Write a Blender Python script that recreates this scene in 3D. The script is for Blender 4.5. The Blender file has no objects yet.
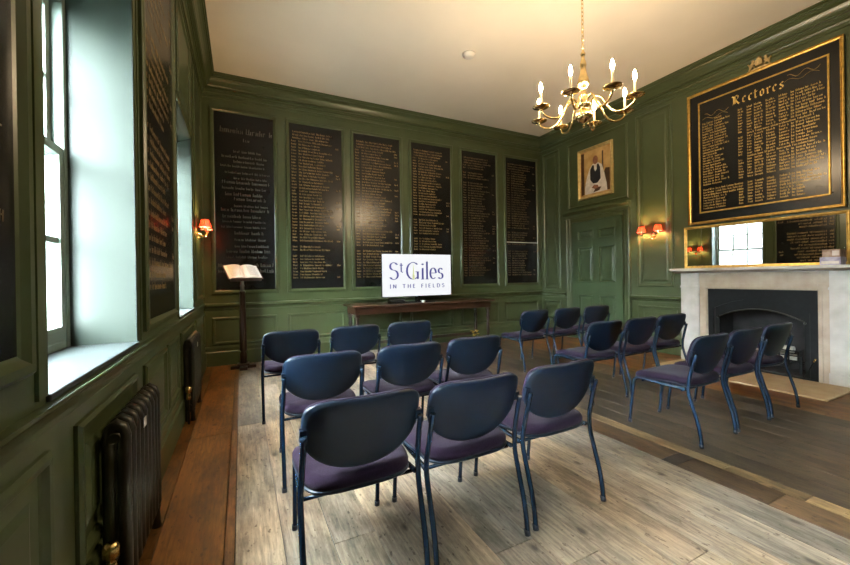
import bpy, bmesh, math, random
from mathutils import Vector, Matrix
PI = math.pi
scene = bpy.context.scene
COL = scene.collection
V = Vector

# ------------------------------------------------------------------ materials
def mat(name, col, rough=0.5, metal=0.0, spec=0.5, var=0.0, vscale=6.0, bump=0.0, bscale=60.0, coat=0.0,
        emit=None, estr=0.0, sheen=0.0, stretch=None, col2=None):
    m = bpy.data.materials.new(name); m.use_nodes = True
    nt = m.node_tree; b = nt.nodes['Principled BSDF']
    b.inputs['Base Color'].default_value = (*col, 1)
    b.inputs['Roughness'].default_value = rough
    b.inputs['Metallic'].default_value = metal
    b.inputs['Specular IOR Level'].default_value = spec
    if coat: b.inputs['Coat Weight'].default_value = coat; b.inputs['Coat Roughness'].default_value = 0.25
    if sheen: b.inputs['Sheen Weight'].default_value = sheen
    if emit: b.inputs['Emission Color'].default_value = (*emit, 1); b.inputs['Emission Strength'].default_value = estr
    tc = None
    if var or bump or col2:
        tc = nt.nodes.new('ShaderNodeTexCoord'); mp = nt.nodes.new('ShaderNodeMapping')
        nt.links.new(tc.outputs['Object'], mp.inputs['Vector'])
        if stretch: mp.inputs['Scale'].default_value = stretch
    if var or col2:
        n = nt.nodes.new('ShaderNodeTexNoise'); n.inputs['Scale'].default_value = vscale; n.inputs['Detail'].default_value = 6
        nt.links.new(mp.outputs['Vector'], n.inputs['Vector'])
        r = nt.nodes.new('ShaderNodeValToRGB')
        c2 = col2 if col2 else tuple(min(1, c*(1+var)) for c in col)
        c1 = col if col2 else tuple(c*(1-var) for c in col)
        r.color_ramp.elements[0].position = 0.35; r.color_ramp.elements[1].position = 0.68
        r.color_ramp.elements[0].color = (*c1, 1); r.color_ramp.elements[1].color = (*c2, 1)
        nt.links.new(n.outputs['Fac'], r.inputs['Fac']); nt.links.new(r.outputs['Color'], b.inputs['Base Color'])
    if bump:
        n2 = nt.nodes.new('ShaderNodeTexNoise'); n2.inputs['Scale'].default_value = bscale; n2.inputs['Detail'].default_value = 4
        nt.links.new(mp.outputs['Vector'], n2.inputs['Vector'])
        bp = nt.nodes.new('ShaderNodeBump'); bp.inputs['Strength'].default_value = bump; bp.inputs['Distance'].default_value = 0.004
        nt.links.new(n2.outputs['Fac'], bp.inputs['Height']); nt.links.new(bp.outputs['Normal'], b.inputs['Normal'])
    return m

M = {}
M['green'] = mat('green_paint', (0.064, 0.085, 0.036), 0.30, var=0.08, vscale=3, bump=0.08, bscale=25)
M['reveal'] = mat('darkened_green_paint', (0.032, 0.042, 0.033), 0.45, spec=0.3, var=0.05, vscale=2, bump=0.05, bscale=20)  # same green as the walls, colour darkened to offset the strong daylight
M['sillpaint'] = mat('sill_paint', (0.036, 0.043, 0.042), 0.45, spec=0.3, var=0.06, vscale=4)
M['doorgreen'] = mat('door_green_paint', (0.054, 0.086, 0.040), 0.30, var=0.06, vscale=4, bump=0.06, bscale=25)
M['ceil'] = mat('ceiling_plaster', (0.88, 0.83, 0.74), 0.9, var=0.03, vscale=1.2)
M['black'] = mat('black_board_paint', (0.006, 0.007, 0.008), 0.24, spec=0.35, vscale=4, bump=0.10, bscale=9, col2=(0.010, 0.010, 0.010))
M['gold'] = mat('gold_leaf', (0.62, 0.40, 0.10), 0.38, metal=0.75, var=0.2, vscale=25)
M['goldpaint'] = mat('gold_lettering', (0.60, 0.41, 0.12), 0.45, metal=0.2, var=0.25, vscale=14)
M['oldgold'] = mat('faded_gold_lettering', (0.30, 0.20, 0.07), 0.5, var=0.35, vscale=5)
M['chalk'] = mat('faded_pale_lettering', (0.085, 0.085, 0.068), 0.5, var=0.4, vscale=5)
M['brass'] = mat('brass', (0.86, 0.64, 0.30), 0.20, metal=1.0, var=0.12, vscale=20)
M['darkbrass'] = mat('old_bronze', (0.60, 0.44, 0.21), 0.35, metal=0.7, var=0.3, vscale=30)
M['candle'] = mat('candle_tube', (0.45, 0.36, 0.22), 0.5, emit=(1, .75, .42), estr=0.1, var=0.03)
M['bulb'] = mat('lit_bulb', (1, .9, .7), 0.3, emit=(1.0, 0.74, 0.45), estr=590.0)
M['sbulb'] = mat('lit_sconce_bulb', (1, .9, .7), 0.3, emit=(1.0, 0.62, 0.26), estr=850.0)
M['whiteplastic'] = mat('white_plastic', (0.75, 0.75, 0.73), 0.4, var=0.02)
M['marble'] = mat('pale_marble', (0.40, 0.375, 0.34), 0.42, vscale=5, col2=(0.52, 0.50, 0.47), bump=0.05)
M['tanmarble'] = mat('tan_marble', (0.34, 0.265, 0.19), 0.42, vscale=6, col2=(0.44, 0.36, 0.27), bump=0.05)
M['iron'] = mat('black_cast_iron', (0.003, 0.004, 0.0045), 0.6, spec=0.2, var=0.3, vscale=20, bump=0.1)
M['soot'] = mat('sooty_brick', (0.012, 0.010, 0.010), 0.85, var=0.4, vscale=9, bump=0.3)
M['hearth'] = mat('hearth_stone', (0.42, 0.31, 0.18), 0.45, vscale=6, col2=(0.52, 0.40, 0.25))
M['mirror'] = mat('mirror_silver', (0.80, 0.82, 0.80), 0.015, metal=1.0)
M['iroff'] = mat('radiator_paint', (0.030, 0.028, 0.020), 0.30, metal=0.35, var=0.2, vscale=12)
M['shell'] = mat('navy_plastic', (0.0042, 0.0115, 0.025), 0.38, spec=0.33, var=0.12, vscale=14, bump=0.12, bscale=260)
M['frame'] = mat('navy_tube', (0.006, 0.022, 0.048), 0.24, metal=0.25, var=0.05)
M['fabric'] = mat('purple_navy_fabric', (0.0165, 0.0088, 0.0195), 0.95, spec=0.1, var=0.22, vscale=180, bump=0.25, bscale=400, sheen=0.04)
M['cap'] = mat('black_rubber', (0.006, 0.012, 0.020), 0.5, var=0.1)
M['darkwood'] = mat('dark_oak', (0.026, 0.012, 0.008), 0.32, var=0.4, vscale=10, stretch=(6, 6, 1))
M['tablewood'] = mat('mahogany_top', (0.050, 0.020, 0.011), 0.28, var=0.35, vscale=8, stretch=(1, 8, 8))
M['paper'] = mat('book_paper', (0.66, 0.66, 0.64), 0.75, var=0.04, vscale=30)
M['print'] = mat('printed_grey', (0.28, 0.27, 0.25), 0.8, var=0.2, vscale=60)
M['leather'] = mat('red_brown_leather', (0.06, 0.025, 0.015), 0.5, var=0.2)
M['tvblack'] = mat('tv_black', (0.008, 0.009, 0.010), 0.25, var=0.05)
M['screen'] = mat('lit_screen', (0.02, 0.02, 0.02), 0.3, emit=(0.95, 0.97, 1.0), estr=0.48)
M['logo'] = mat('logo_blue', (0.02, 0.02, 0.08), 0.4, emit=(0.075, 0.07, 0.32), estr=0.36)
M['logo2'] = mat('logo_pale_gold', (0.3, 0.3, 0.1), 0.4, emit=(0.48, 0.55, 0.33), estr=0.4)
M['redshade'] = mat('red_pleated_shade', (0.40, 0.012, 0.012), 0.8, var=0.15, vscale=40)
M['sash'] = mat('window_white_paint', (0.16, 0.20, 0.17), 0.4, var=0.04)
M['stonew'] = mat('portland_stone', (0.050, 0.049, 0.046), 0.9, var=0.3, vscale=2, bump=0.2)
M['bark'] = mat('tree_bark', (0.06, 0.05, 0.04), 0.9, var=0.3)
M['yard'] = mat('churchyard_paving', (0.12, 0.12, 0.115), 0.9, var=0.2, vscale=2)
M['extglass'] = mat('dark_far_window', (0.05, 0.06, 0.07), 0.15, var=0.1)
M['log'] = mat('pale_log', (0.42, 0.38, 0.33), 0.8, var=0.35, vscale=12)
M['cardbrown'] = mat('brown_printed_card', (0.20, 0.11, 0.07), 0.5, vscale=18, col2=(0.42, 0.30, 0.22))
M['cardlilac'] = mat('lilac_printed_card', (0.26, 0.24, 0.36), 0.5, vscale=18, col2=(0.50, 0.46, 0.55))
M['yellow'] = mat('yellow_petals', (0.50, 0.34, 0.04), 0.6, var=0.3, vscale=30)
M['stem'] = mat('green_stems', (0.05, 0.10, 0.03), 0.6, var=0.2)
# portrait colours
M['p_bg'] = mat('painted_ochre', (0.42, 0.24, 0.07), 0.5, vscale=5, col2=(0.62, 0.42, 0.17))
M['p_white'] = mat('painted_white', (0.55, 0.50, 0.45), 0.5, vscale=14, col2=(0.74, 0.68, 0.62))
M['p_black'] = mat('painted_black', (0.012, 0.012, 0.018), 0.5, var=0.3)
M['p_skin'] = mat('painted_skin', (0.26, 0.11, 0.06), 0.5, var=0.25, vscale=20)
M['p_brown'] = mat('painted_brown', (0.07, 0.035, 0.015), 0.5, var=0.4)

def glass_mat():
    m = bpy.data.materials.new('window_glass'); m.use_nodes = True; nt = m.node_tree
    nt.nodes.remove(nt.nodes['Principled BSDF']); out = nt.nodes['Material Output']
    t = nt.nodes.new('ShaderNodeBsdfTransparent'); t.inputs['Color'].default_value = (0.93, 0.96, 0.95, 1)
    g = nt.nodes.new('ShaderNodeBsdfGlossy'); g.inputs['Roughness'].default_value = 0.02
    x = nt.nodes.new('ShaderNodeMixShader'); x.inputs['Fac'].default_value = 0.06
    nt.links.new(t.outputs[0], x.inputs[1]); nt.links.new(g.outputs[0], x.inputs[2]); nt.links.new(x.outputs[0], out.inputs['Surface'])
    return m
M['glass'] = glass_mat()

def shade_mat():                                   # lampshade cloth: lets the bulb glow through
    m = M['redshade']; nt = m.node_tree; b = nt.nodes['Principled BSDF']; out = nt.nodes['Material Output']
    tr = nt.nodes.new('ShaderNodeBsdfTranslucent'); tr.inputs['Color'].default_value = (0.45, 0.035, 0.015, 1)
    x = nt.nodes.new('ShaderNodeMixShader'); x.inputs['Fac'].default_value = 0.05
    nt.links.new(b.outputs[0], x.inputs[1]); nt.links.new(tr.outputs[0], x.inputs[2]); nt.links.new(x.outputs[0], out.inputs['Surface'])
shade_mat()

def floor_mat():
    m = bpy.data.materials.new('old_floorboards'); m.use_nodes = True; nt = m.node_tree; b = nt.nodes['Principled BSDF']
    L = nt.links.new; N = nt.nodes.new
    at = N('ShaderNodeAttribute'); at.attribute_name = 'board'
    at2 = N('ShaderNodeAttribute'); at2.attribute_name = 'wear'
    tc = N('ShaderNodeTexCoord')
    off = N('ShaderNodeVectorMath'); off.operation = 'ADD'
    seed = N('ShaderNodeVectorMath'); seed.operation = 'SCALE'; seed.inputs['Scale'].default_value = 9.0
    L(at2.outputs['Vector'], seed.inputs[0]); L(tc.outputs['Object'], off.inputs[0]); L(seed.outputs[0], off.inputs[1])
    def noise(scale, detail, rough, lo, hi, c0, c1):
        mp = N('ShaderNodeMapping'); mp.inputs['Scale'].default_value = scale; L(off.outputs[0], mp.inputs['Vector'])
        g = N('ShaderNodeTexNoise'); g.inputs['Scale'].default_value = 1.0; g.inputs['Detail'].default_value = detail; g.inputs['Roughness'].default_value = rough
        L(mp.outputs['Vector'], g.inputs['Vector'])
        r = N('ShaderNodeValToRGB'); r.color_ramp.elements[0].position = lo; r.color_ramp.elements[1].position = hi
        r.color_ramp.elements[0].color = (*c0, 1); r.color_ramp.elements[1].color = (*c1, 1)
        L(g.outputs['Fac'], r.inputs['Fac']); return g, r
    def mult(prev, r, fac):
        m_ = N('ShaderNodeMix'); m_.data_type = 'RGBA'; m_.blend_type = 'MULTIPLY'; m_.inputs['Factor'].default_value = fac
        L(prev, m_.inputs['A']); L(r.outputs['Color'], m_.inputs['B']); return m_.outputs['Result']
    g, r = noise((70, 5, 1), 6, .65, .32, .70, (.52, .50, .48), (1.22, 1.20, 1.18))          # fine grain
    res = mult(at.outputs['Color'], r, 1.0)
    _, r = noise((7, 2.2, 1), 7, .7, .36, .60, (.44, .43, .42), (1.16, 1.14, 1.12))           # wear and stains
    res = mult(res, r, 1.0)
    _, r = noise((2.0, 1.2, 1), 3, .5, .40, .62, (.80, .84, .90), (1.08, 1.02, .94))          # cooler and warmer patches
    res = mult(res, r, 1.0)
    _, r = noise((42, 20, 1), 3, .6, .31, .38, (.30, .25, .21), (1, 1, 1))                    # nicks and nail marks
    res = mult(res, r, .9)
    mp3 = N('ShaderNodeMapping'); mp3.inputs['Scale'].default_value = (5.5, 3.0, 1); L(off.outputs[0], mp3.inputs['Vector'])
    vo = N('ShaderNodeTexVoronoi'); vo.inputs['Scale'].default_value = 1.0; L(mp3.outputs['Vector'], vo.inputs['Vector'])
    r3 = N('ShaderNodeValToRGB'); r3.color_ramp.elements[0].position = 0.05; r3.color_ramp.elements[1].position = 0.13
    r3.color_ramp.elements[0].color = (0.22, 0.17, 0.13, 1); r3.color_ramp.elements[1].color = (1, 1, 1, 1)
    L(vo.outputs['Distance'], r3.inputs['Fac'])
    res = mult(res, r3, .85)
    L(res, b.inputs['Base Color'])
    rr = N('ShaderNodeMapRange'); rr.inputs['To Min'].default_value = 0.30; rr.inputs['To Max'].default_value = 0.55
    L(g.outputs['Fac'], rr.inputs['Value']); L(rr.outputs['Result'], b.inputs['Roughness'])
    bp = N('ShaderNodeBump'); bp.inputs['Strength'].default_value = 0.25; bp.inputs['Distance'].default_value = 0.003
    L(g.outputs['Fac'], bp.inputs['Height']); L(bp.outputs['Normal'], b.inputs['Normal'])
    b.inputs['Specular IOR Level'].default_value = 0.45
    return m
M['floor'] = floor_mat()

# ------------------------------------------------------------------ mesh helpers
class MB:
    def __init__(s): s.v = []; s.f = []; s.m = []; s.sm = []
    def add(s, vs, fs, mi=0, smooth=False):
        o = len(s.v); s.v += [tuple(p) for p in vs]
        for f in fs: s.f.append([i+o for i in f]); s.m.append(mi); s.sm.append(smooth)
    def box(s, a, b, mi=0):
        x0, y0, z0 = [min(p, q) for p, q in zip(a, b)]; x1, y1, z1 = [max(p, q) for p, q in zip(a, b)]
        s.add([(x0,y0,z0),(x1,y0,z0),(x1,y1,z0),(x0,y1,z0),(x0,y0,z1),(x1,y0,z1),(x1,y1,z1),(x0,y1,z1)],
              [(0,3,2,1),(4,5,6,7),(0,1,5,4),(1,2,6,5),(2,3,7,6),(3,0,4,7)], mi)
    def obox(s, c, ax, ay, az, mi=0):              # oriented box: centre and three half-axis vectors
        c, ax, ay, az = V(c), V(ax), V(ay), V(az)
        vs = [c+sx*ax+sy*ay+sz*az for sz in (-1,1) for sx, sy in ((-1,-1),(1,-1),(1,1),(-1,1))]
        s.add(vs, [(0,3,2,1),(4,5,6,7),(0,1,5,4),(1,2,6,5),(2,3,7,6),(3,0,4,7)], mi)
    def rings(s, rs, mi=0, smooth=True, cap=True, closed=True):
        n = len(rs[0]); vs = [p for r in rs for p in r]; fs = []
        for i in range(len(rs)-1):
            for j in range(n if closed else n-1):
                k = (j+1) % n; fs.append((i*n+j, i*n+k, (i+1)*n+k, (i+1)*n+j))
        s.add(vs, fs, mi, smooth)
        if cap:
            s.add(rs[0], [tuple(range(n-1, -1, -1))], mi); s.add(rs[-1], [tuple(range(n))], mi)
    def tube(s, pts, r, seg=10, mi=0, cap=True):
        pts = [V(p) for p in pts]; rs = []
        rr = r if isinstance(r, (list, tuple)) else [r]*len(pts)
        t0 = (pts[1]-pts[0]).normalized(); up = V((0,0,1)) if abs(t0.z) < .9 else V((1,0,0))
        a = t0.cross(up).normalized()
        for i, p in enumerate(pts):
            t = (pts[min(i+1, len(pts)-1)]-pts[max(i-1, 0)]).normalized()
            a = (a-t*a.dot(t)).normalized(); b = t.cross(a)
            rs.append([p+rr[i]*(a*math.cos(2*PI*k/seg)+b*math.sin(2*PI*k/seg)) for k in range(seg)])
        s.rings(rs, mi, True, cap)
    def lathe(s, c, prof, seg=20, mi=0, cap=True, sx=1, sy=1):
        c = V(c)
        s.rings([[c+V((sx*r*math.cos(2*PI*k/seg), sy*r*math.sin(2*PI*k/seg), z)) for k in range(seg)] for r, z in prof], mi, True, cap)
    def prism(s, poly, o, u, v, n, d0, d1, mi=0):  # polygon in plane (o,u,v) extruded along n from d0 to d1
        o, u, v, n = V(o), V(u), V(v), V(n)
        a = [o+u*p[0]+v*p[1]+n*d0 for p in poly]; b = [o+u*p[0]+v*p[1]+n*d1 for p in poly]
        k = len(poly)
        s.add(a+b, [tuple(range(k-1,-1,-1)), tuple(range(k, 2*k))]+[(i, (i+1)%k, k+(i+1)%k, k+i) for i in range(k)], mi)
    def quad(s, a, b, c, d, mi=0): s.add([a,b,c,d], [(0,1,2,3)], mi)
    def build(s, name, mats, parent=None, smooth_angle=None, recalc=True, bevel=0.0, kind=None):
        me = bpy.data.meshes.new(name); me.from_pydata(s.v, [], s.f)
        if not isinstance(mats, (list, tuple)): mats = [mats]
        for m in mats: me.materials.append(m)
        me.polygons.foreach_set('material_index', s.m); me.polygons.foreach_set('use_smooth', s.sm)
        if recalc:
            bm = bmesh.new(); bm.from_mesh(me)
            bmesh.ops.remove_doubles(bm, verts=bm.verts, dist=1e-5)
            bmesh.ops.recalc_face_normals(bm, faces=bm.faces); bm.to_mesh(me); bm.free()
        me.update()
        o = bpy.data.objects.new(name, me); COL.objects.link(o)
        if bevel:
            md = o.modifiers.new('bevel', 'BEVEL'); md.width = bevel; md.segments = 2; md.limit_method = 'ANGLE'
        if parent is not None:
            o.parent = parent; o.location = -V(parent_origin(parent))
        if kind: o['kind'] = kind
        return o
ORIG = {}
def parent_origin(p): return ORIG.get(p.name, (0,0,0))   # world point where this parent's own mesh coordinates start
def empty(name, loc=(0,0,0), label=None, cat=None, group=None, kind=None):
    o = bpy.data.objects.new(name, None); COL.objects.link(o); o.location = loc; o.empty_display_size = .1
    ORIG[o.name] = tuple(loc); tag(o, label, cat, group, kind); return o
def tag(o, label=None, cat=None, group=None, kind=None):
    if label: o['label'] = label
    if cat: o['category'] = cat
    if group: o['group'] = group
    if kind: o['kind'] = kind
    return o
def copy_tree(o, parent=None):
    c = o.copy(); COL.objects.link(c)
    if parent is not None: c.parent = parent
    for ch in [x for x in bpy.data.objects if x.parent == o]: copy_tree(ch, c)
    return c

def ring_frame(mb, o, u, v, n, x0, y0, x1, y1, prof, mi=0):
    """mitred moulding round the rectangle x0..x1, y0..y1 of plane (o,u,v); prof = (inset, height above plane)"""
    o, u, v, n = V(o), V(u), V(v), V(n); rs = []
    for t, h in prof:
        rs.append([o+u*(x0+t)+v*(y0+t)+n*h, o+u*(x1-t)+v*(y0+t)+n*h, o+u*(x1-t)+v*(y1-t)+n*h, o+u*(x0+t)+v*(y1-t)+n*h])
    mb.rings(rs, mi, False, cap=False)
def rail(mb, p0, p1, n, prof, mi=0):
    """straight moulding from p0 to p1; prof = closed outline (outward, up)"""
    p0, p1, n = V(p0), V(p1), V(n)
    mb.rings([[p+n*a+V((0,0,1))*b for a, b in prof] for p in (p0, p1)], mi, False, cap=True)

# ------------------------------------------------------------------ lettering
def strokes(mb, polys, o, u, v, n, sx, sy, nib, h=0.0012, mi=0, thin=(0, 0.012)):
    """broad-nib strokes: quads swept along polylines (letter units), lifted h above the plane"""
    o, u, v, n = V(o), V(u), V(v), V(n)
    def P(x, y): return o+u*(x*sx)+v*(y*sy)+n*h
    for poly in polys:
        for (a, b) in zip(poly[:-1], poly[1:]):
            for nb in (nib, thin):
                hx, hy = nb[0]/2, nb[1]/2
                mb.add([P(a[0]-hx, a[1]-hy), P(a[0]+hx, a[1]+hy), P(b[0]+hx, b[1]+hy), P(b[0]-hx, b[1]-hy)], [(0,1,2,3)], mi)
def arc(cx, cy, rx, ry, a0, a1, n=14):
    return [(cx+rx*math.cos(math.radians(a0+(a1-a0)*i/n)), cy+ry*math.sin(math.radians(a0+(a1-a0)*i/n))) for i in range(n+1)]
def shift(polys, dx, dy=0, k=1): return [[(x*k+dx, y*k+dy) for x, y in p] for p in polys]
ROMAN = {  # unit cap height
 'S': ([arc(.30, .76, .22, .22, 25, 270)+arc(.30, .27, .25, .27, 90, -150)], .62),
 'G': ([arc(.42, .5, .40, .5, 48, 312), [(.72, .02), (.72, .44)], [(.58, .44), (.80, .44)]], .90),
 't': ([[(.16, .85), (.16, .12)]+arc(.28, .12, .12, .12, 180, 300, 6), [(.02, .66), (.34, .66)]], .40),
 'i': ([[(.12, 0), (.12, .66)], [(.05, .88), (.19, .88)], [(.12, .84), (.12, .93)], [(.02, 0), (.22, 0)]], .26),
 'l': ([[(.12, 0), (.12, 1.05)], [(.02, 0), (.22, 0)]], .26),
 'e': ([[(.06, .36), (.52, .36)]+arc(.29, .34, .235, .33, 5, 310)], .60),
 's': ([arc(.22, .50, .155, .155, 25, 270)+arc(.22, .18, .175, .175, 90, -150)], .44),
 'I': ([[(.10, 0), (.10, 1)], [(0, 0), (.2, 0)], [(0, 1), (.2, 1)]], .22),
 'N': ([[(.08, 0), (.08, 1), (.66, 0), (.66, 1)]], .76),
 'T': ([[(.34, 0), (.34, 1)], [(0, .98), (.68, .98)]], .70),
 'H': ([[(.08, 0), (.08, 1)], [(.66, 0), (.66, 1)], [(.08, .52), (.66, .52)]], .76),
 'E': ([[(.08, 0), (.08, 1)], [(.08, .98), (.5, .98)], [(.08, .52), (.44, .52)], [(.08, .02), (.52, .02)]], .58),
 'F': ([[(.08, 0), (.08, 1)], [(.08, .98), (.5, .98)], [(.08, .52), (.44, .52)]], .54),
 'L': ([[(.08, 0), (.08, 1)], [(.08, .02), (.5, .02)]], .54),
 'D': ([[(.08, 0), (.08, 1)], [(.08, 1)]+arc(.30, .5, .42, .5, 88, -88)+[(.08, 0)]], .78),
}
GOTHIC = {
 'R': ([[(.12, .05), (.22, .2), (.22, .9), (.10, .80)], [(.22, .9), (.55, 1.0), (.70, .86), (.68, .62), (.36, .50)], [(.40, .52), (.62, .22), (.80, .02), (.92, .10)], [(.02, .98), (.22, .9)], [(.36, .95), (.36, .12)]], 1.0),
 'e': ([[(.42, .12), (.28, 0), (.12, .12), (.12, .5), (.28, .66), (.42, .52), (.14, .30)]], .55),
 'c': ([[(.42, .12), (.28, 0), (.12, .12), (.12, .5), (.28, .66), (.42, .56)]], .52),
 't': ([[(.36, .08), (.26, 0), (.14, .10), (.14, .88)], [(.02, .62), (.36, .66)]], .45),
 'o': ([[(.28, 0), (.12, .14), (.12, .52), (.28, .66), (.44, .52), (.44, .14), (.28, 0)]], .58),
 'r': ([[(.06, .62), (.16, .54), (.16, .06), (.24, .02)], [(.16, .54), (.32, .66), (.42, .56)]], .48),
 's': ([[(.40, .58), (.26, .66), (.12, .52), (.22, .36), (.38, .24), (.38, .10), (.22, 0), (.08, .10)]], .50),
}
def write(mb, text, font, o, u, v, n, size, nib, gap=.08, mi=0, h=0.0012, stretch=1.0, fit=None):
    glyphs = []; x = 0
    for ch in text:
        if ch == ' ': x += .45; continue
        p, w = font[ch]; glyphs.append(shift(p, x)); x += w+gap
    sx = (fit/(x-gap)) if fit else size*stretch
    for g in glyphs: strokes(mb, g, o, u, v, n, sx, size, nib, h, mi)
def scribble(mb, rng, o, u, v, n, x0, x1, y, h, lift=.0012, mi=0, word=(3, 9)):
    """one line of worn hand lettering: clusters of small upright strokes (too worn to read)"""
    o, u, v, n = V(o), V(u), V(v), V(n); x = x0
    def q(xa, ya, xb, yb, w):
        mb.add([o+u*(xa)+v*ya+n*lift, o+u*(xa+w)+v*ya+n*lift, o+u*(xb+w)+v*yb+n*lift, o+u*xb+v*yb+n*lift], [(0,1,2,3)], mi)
    while x < x1:
        k = rng.randint(*word)
        for i in range(k):
            if x > x1: break
            hh = h*(rng.choice((.62, .62, .66, 1.0)) if i else 1.0)
            w = h*.15
            q(x, y, x+h*.05, y+hh, w)
            if rng.random() < .75: q(x+h*.30, y, x+h*.34, y+h*.6, w)
            t = h*.10; yy = y+rng.choice((0, h*.55, h*.3))
            mb.add([o+u*x+v*yy+n*lift, o+u*(x+h*.42)+v*(yy)+n*lift, o+u*(x+h*.42)+v*(yy+t)+n*lift, o+u*x+v*(yy+t)+n*lift], [(0,1,2,3)], mi)
            x += h*(.62 if rng.random() < .8 else .4)
        x += h*.45

# ------------------------------------------------------------------ room
XL, XR, YB, YF, ZC = -0.51, 6.20, 6.50, -2.00, 4.39
WINS = [(-1.20, -0.10, 2.86), (1.45, 2.505, 2.86), (4.02, 5.16, 2.97)]
ZS, ZH = 0.955, 2.90                                    # sill and window head
XO = -1.00                                              # outside face of the window wall

# floor of boards, each with its own colour
def build_floor():
    rng = random.Random(4)
    vs, fs, col, wear = [], [], [], []
    def plank(x0, x1, y0, y1, c, w):
        g = .0022; k = len(vs)
        a, b, e = x0+g, x1-g, .004
        vs.extend([(a, y0+g, 0), (b, y0+g, 0), (b, y1-g, 0), (a, y1-g, 0), (a, y0+g, -.03), (b, y0+g, -.03), (b, y1-g, -.03), (a, y1-g, -.03)])
        for f in ((0,1,2,3), (0,4,5,1), (1,5,6,2), (2,6,7,3), (3,7,4,0)):
            fs.append([k+i for i in f]); col.append(c); wear.append(w)
    edges = [(-.51, 'L'), (-.394, 'L'), (-.092, 'l'), (-.045, 'P'), (.17, 'P'), (.39, 'P'), (.60, 'P'), (.83, 'P'), (1.05, 'P'), (1.28, 'P'),
             (1.50, 'P'), (1.72, 'P'), (1.95, 'P'), (2.17, 'P'), (2.40, 'P'), (2.62, 'D'), (2.84, 'Y'), (2.95, 'R'), (3.16, 'R'), (3.37, 'R'),
             (3.60, 'R'), (3.82, 'R'), (4.03, 'R'), (4.26, 'R'), (4.48, 'R'), (4.70, 'L'), (4.92, 'L'), (5.15, 'L'), (5.37, 'L'), (5.60, 'L'),
             (5.82, 'L'), (6.04, 'L'), (6.20, None)]
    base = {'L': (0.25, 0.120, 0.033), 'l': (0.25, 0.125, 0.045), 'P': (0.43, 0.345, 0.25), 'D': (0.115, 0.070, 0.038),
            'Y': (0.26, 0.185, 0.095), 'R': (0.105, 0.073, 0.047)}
    for (x0, z), (x1, _) in zip(edges[:-1], edges[1:]):
        y = YF
        cuts = []
        if z == 'D': cuts = [1.03, 1.52, 1.62, 3.2, 5.1]
        elif z == 'Y': cuts = [.95, 1.35, 2.7, 4.4]
        else:
            yy = YF+rng.uniform(1.2, 3.5)
            while yy < YB-.5: cuts.append(yy); yy += rng.uniform(2.2, 4.2)
        for y1 in cuts+[YB]:
            k = rng.uniform(.80, 1.18); t = rng.uniform(-.05, .05)
            c = base[z]
            c = (c[0]*k*(1+t), c[1]*k, c[2]*k*(1-t))
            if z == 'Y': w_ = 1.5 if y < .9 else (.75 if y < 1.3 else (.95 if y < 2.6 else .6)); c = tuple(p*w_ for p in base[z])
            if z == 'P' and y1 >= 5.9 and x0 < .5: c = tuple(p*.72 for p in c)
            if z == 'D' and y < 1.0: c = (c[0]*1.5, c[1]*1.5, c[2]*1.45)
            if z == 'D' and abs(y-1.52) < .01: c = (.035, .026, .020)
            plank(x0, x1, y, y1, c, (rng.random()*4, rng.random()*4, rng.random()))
            y = y1
    k = len(vs)
    vs.extend([(XL, YF, -.028), (XR, YF, -.028), (XR, YB, -.028), (XL, YB, -.028)]); fs.append([k, k+1, k+2, k+3])
    col.append((.010, .008, .006)); wear.append((0, 0, 0))
    me = bpy.data.meshes.new('floor'); me.from_pydata(vs, [], fs); me.materials.append(M['floor'])
    a = me.attributes.new('board', 'FLOAT_COLOR', 'FACE'); b = me.attributes.new('wear', 'FLOAT_VECTOR', 'FACE')
    for i, (c, w) in enumerate(zip(col, wear)): a.data[i].color = (*c, 1); b.data[i].vector = w
    o = bpy.data.objects.new('floor', me); COL.objects.link(o); o['kind'] = 'structure'
build_floor()

mb = MB(); mb.box((XL-.5, YF-.2, ZC), (XR+.2, YB+.2, ZC+.15)); mb.build('ceiling', M['ceil'], kind='structure')
mb = MB(); mb.box((XL-.5, YB, -.05), (XR+.2, YB+.2, ZC)); mb.build('wall_back', M['green'], kind='structure')
mb = MB(); mb.box((XL-.5, YF-.2, -.05), (XR+.2, YF, ZC)); mb.build('wall_front', M['green'], kind='structure')
# right wall, with the hollow of the fireplace
FY0, FY1, FZ = 1.93, 2.98, 1.05
mb = MB()
mb.box((XR, YF, -.05), (XR+.2, FY0, ZC)); mb.box((XR, FY1, -.05), (XR+.2, YB, ZC)); mb.box((XR, FY0, FZ), (XR+.2, FY1, ZC))
mb.build('wall_right', M['green'], kind='structure')
# left wall with three window openings
mb = MB()
mb.box((XO, YF, -.05), (XL, YB, ZS)); mb.box((XO, YF, 2.97), (XL, YB, ZC))
ys = [YF]+[y for w in WINS for y in w[:2]]+[YB]
for i in range(0, len(ys), 2): mb.box((XO, ys[i], ZS), (XL, ys[i+1], 2.97))
for a, b, zh in WINS:
    if zh < 2.97: mb.box((XO, a, zh), (XL, b, 2.97))
mb.build('wall_left', M['green'], kind='structure')

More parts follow.
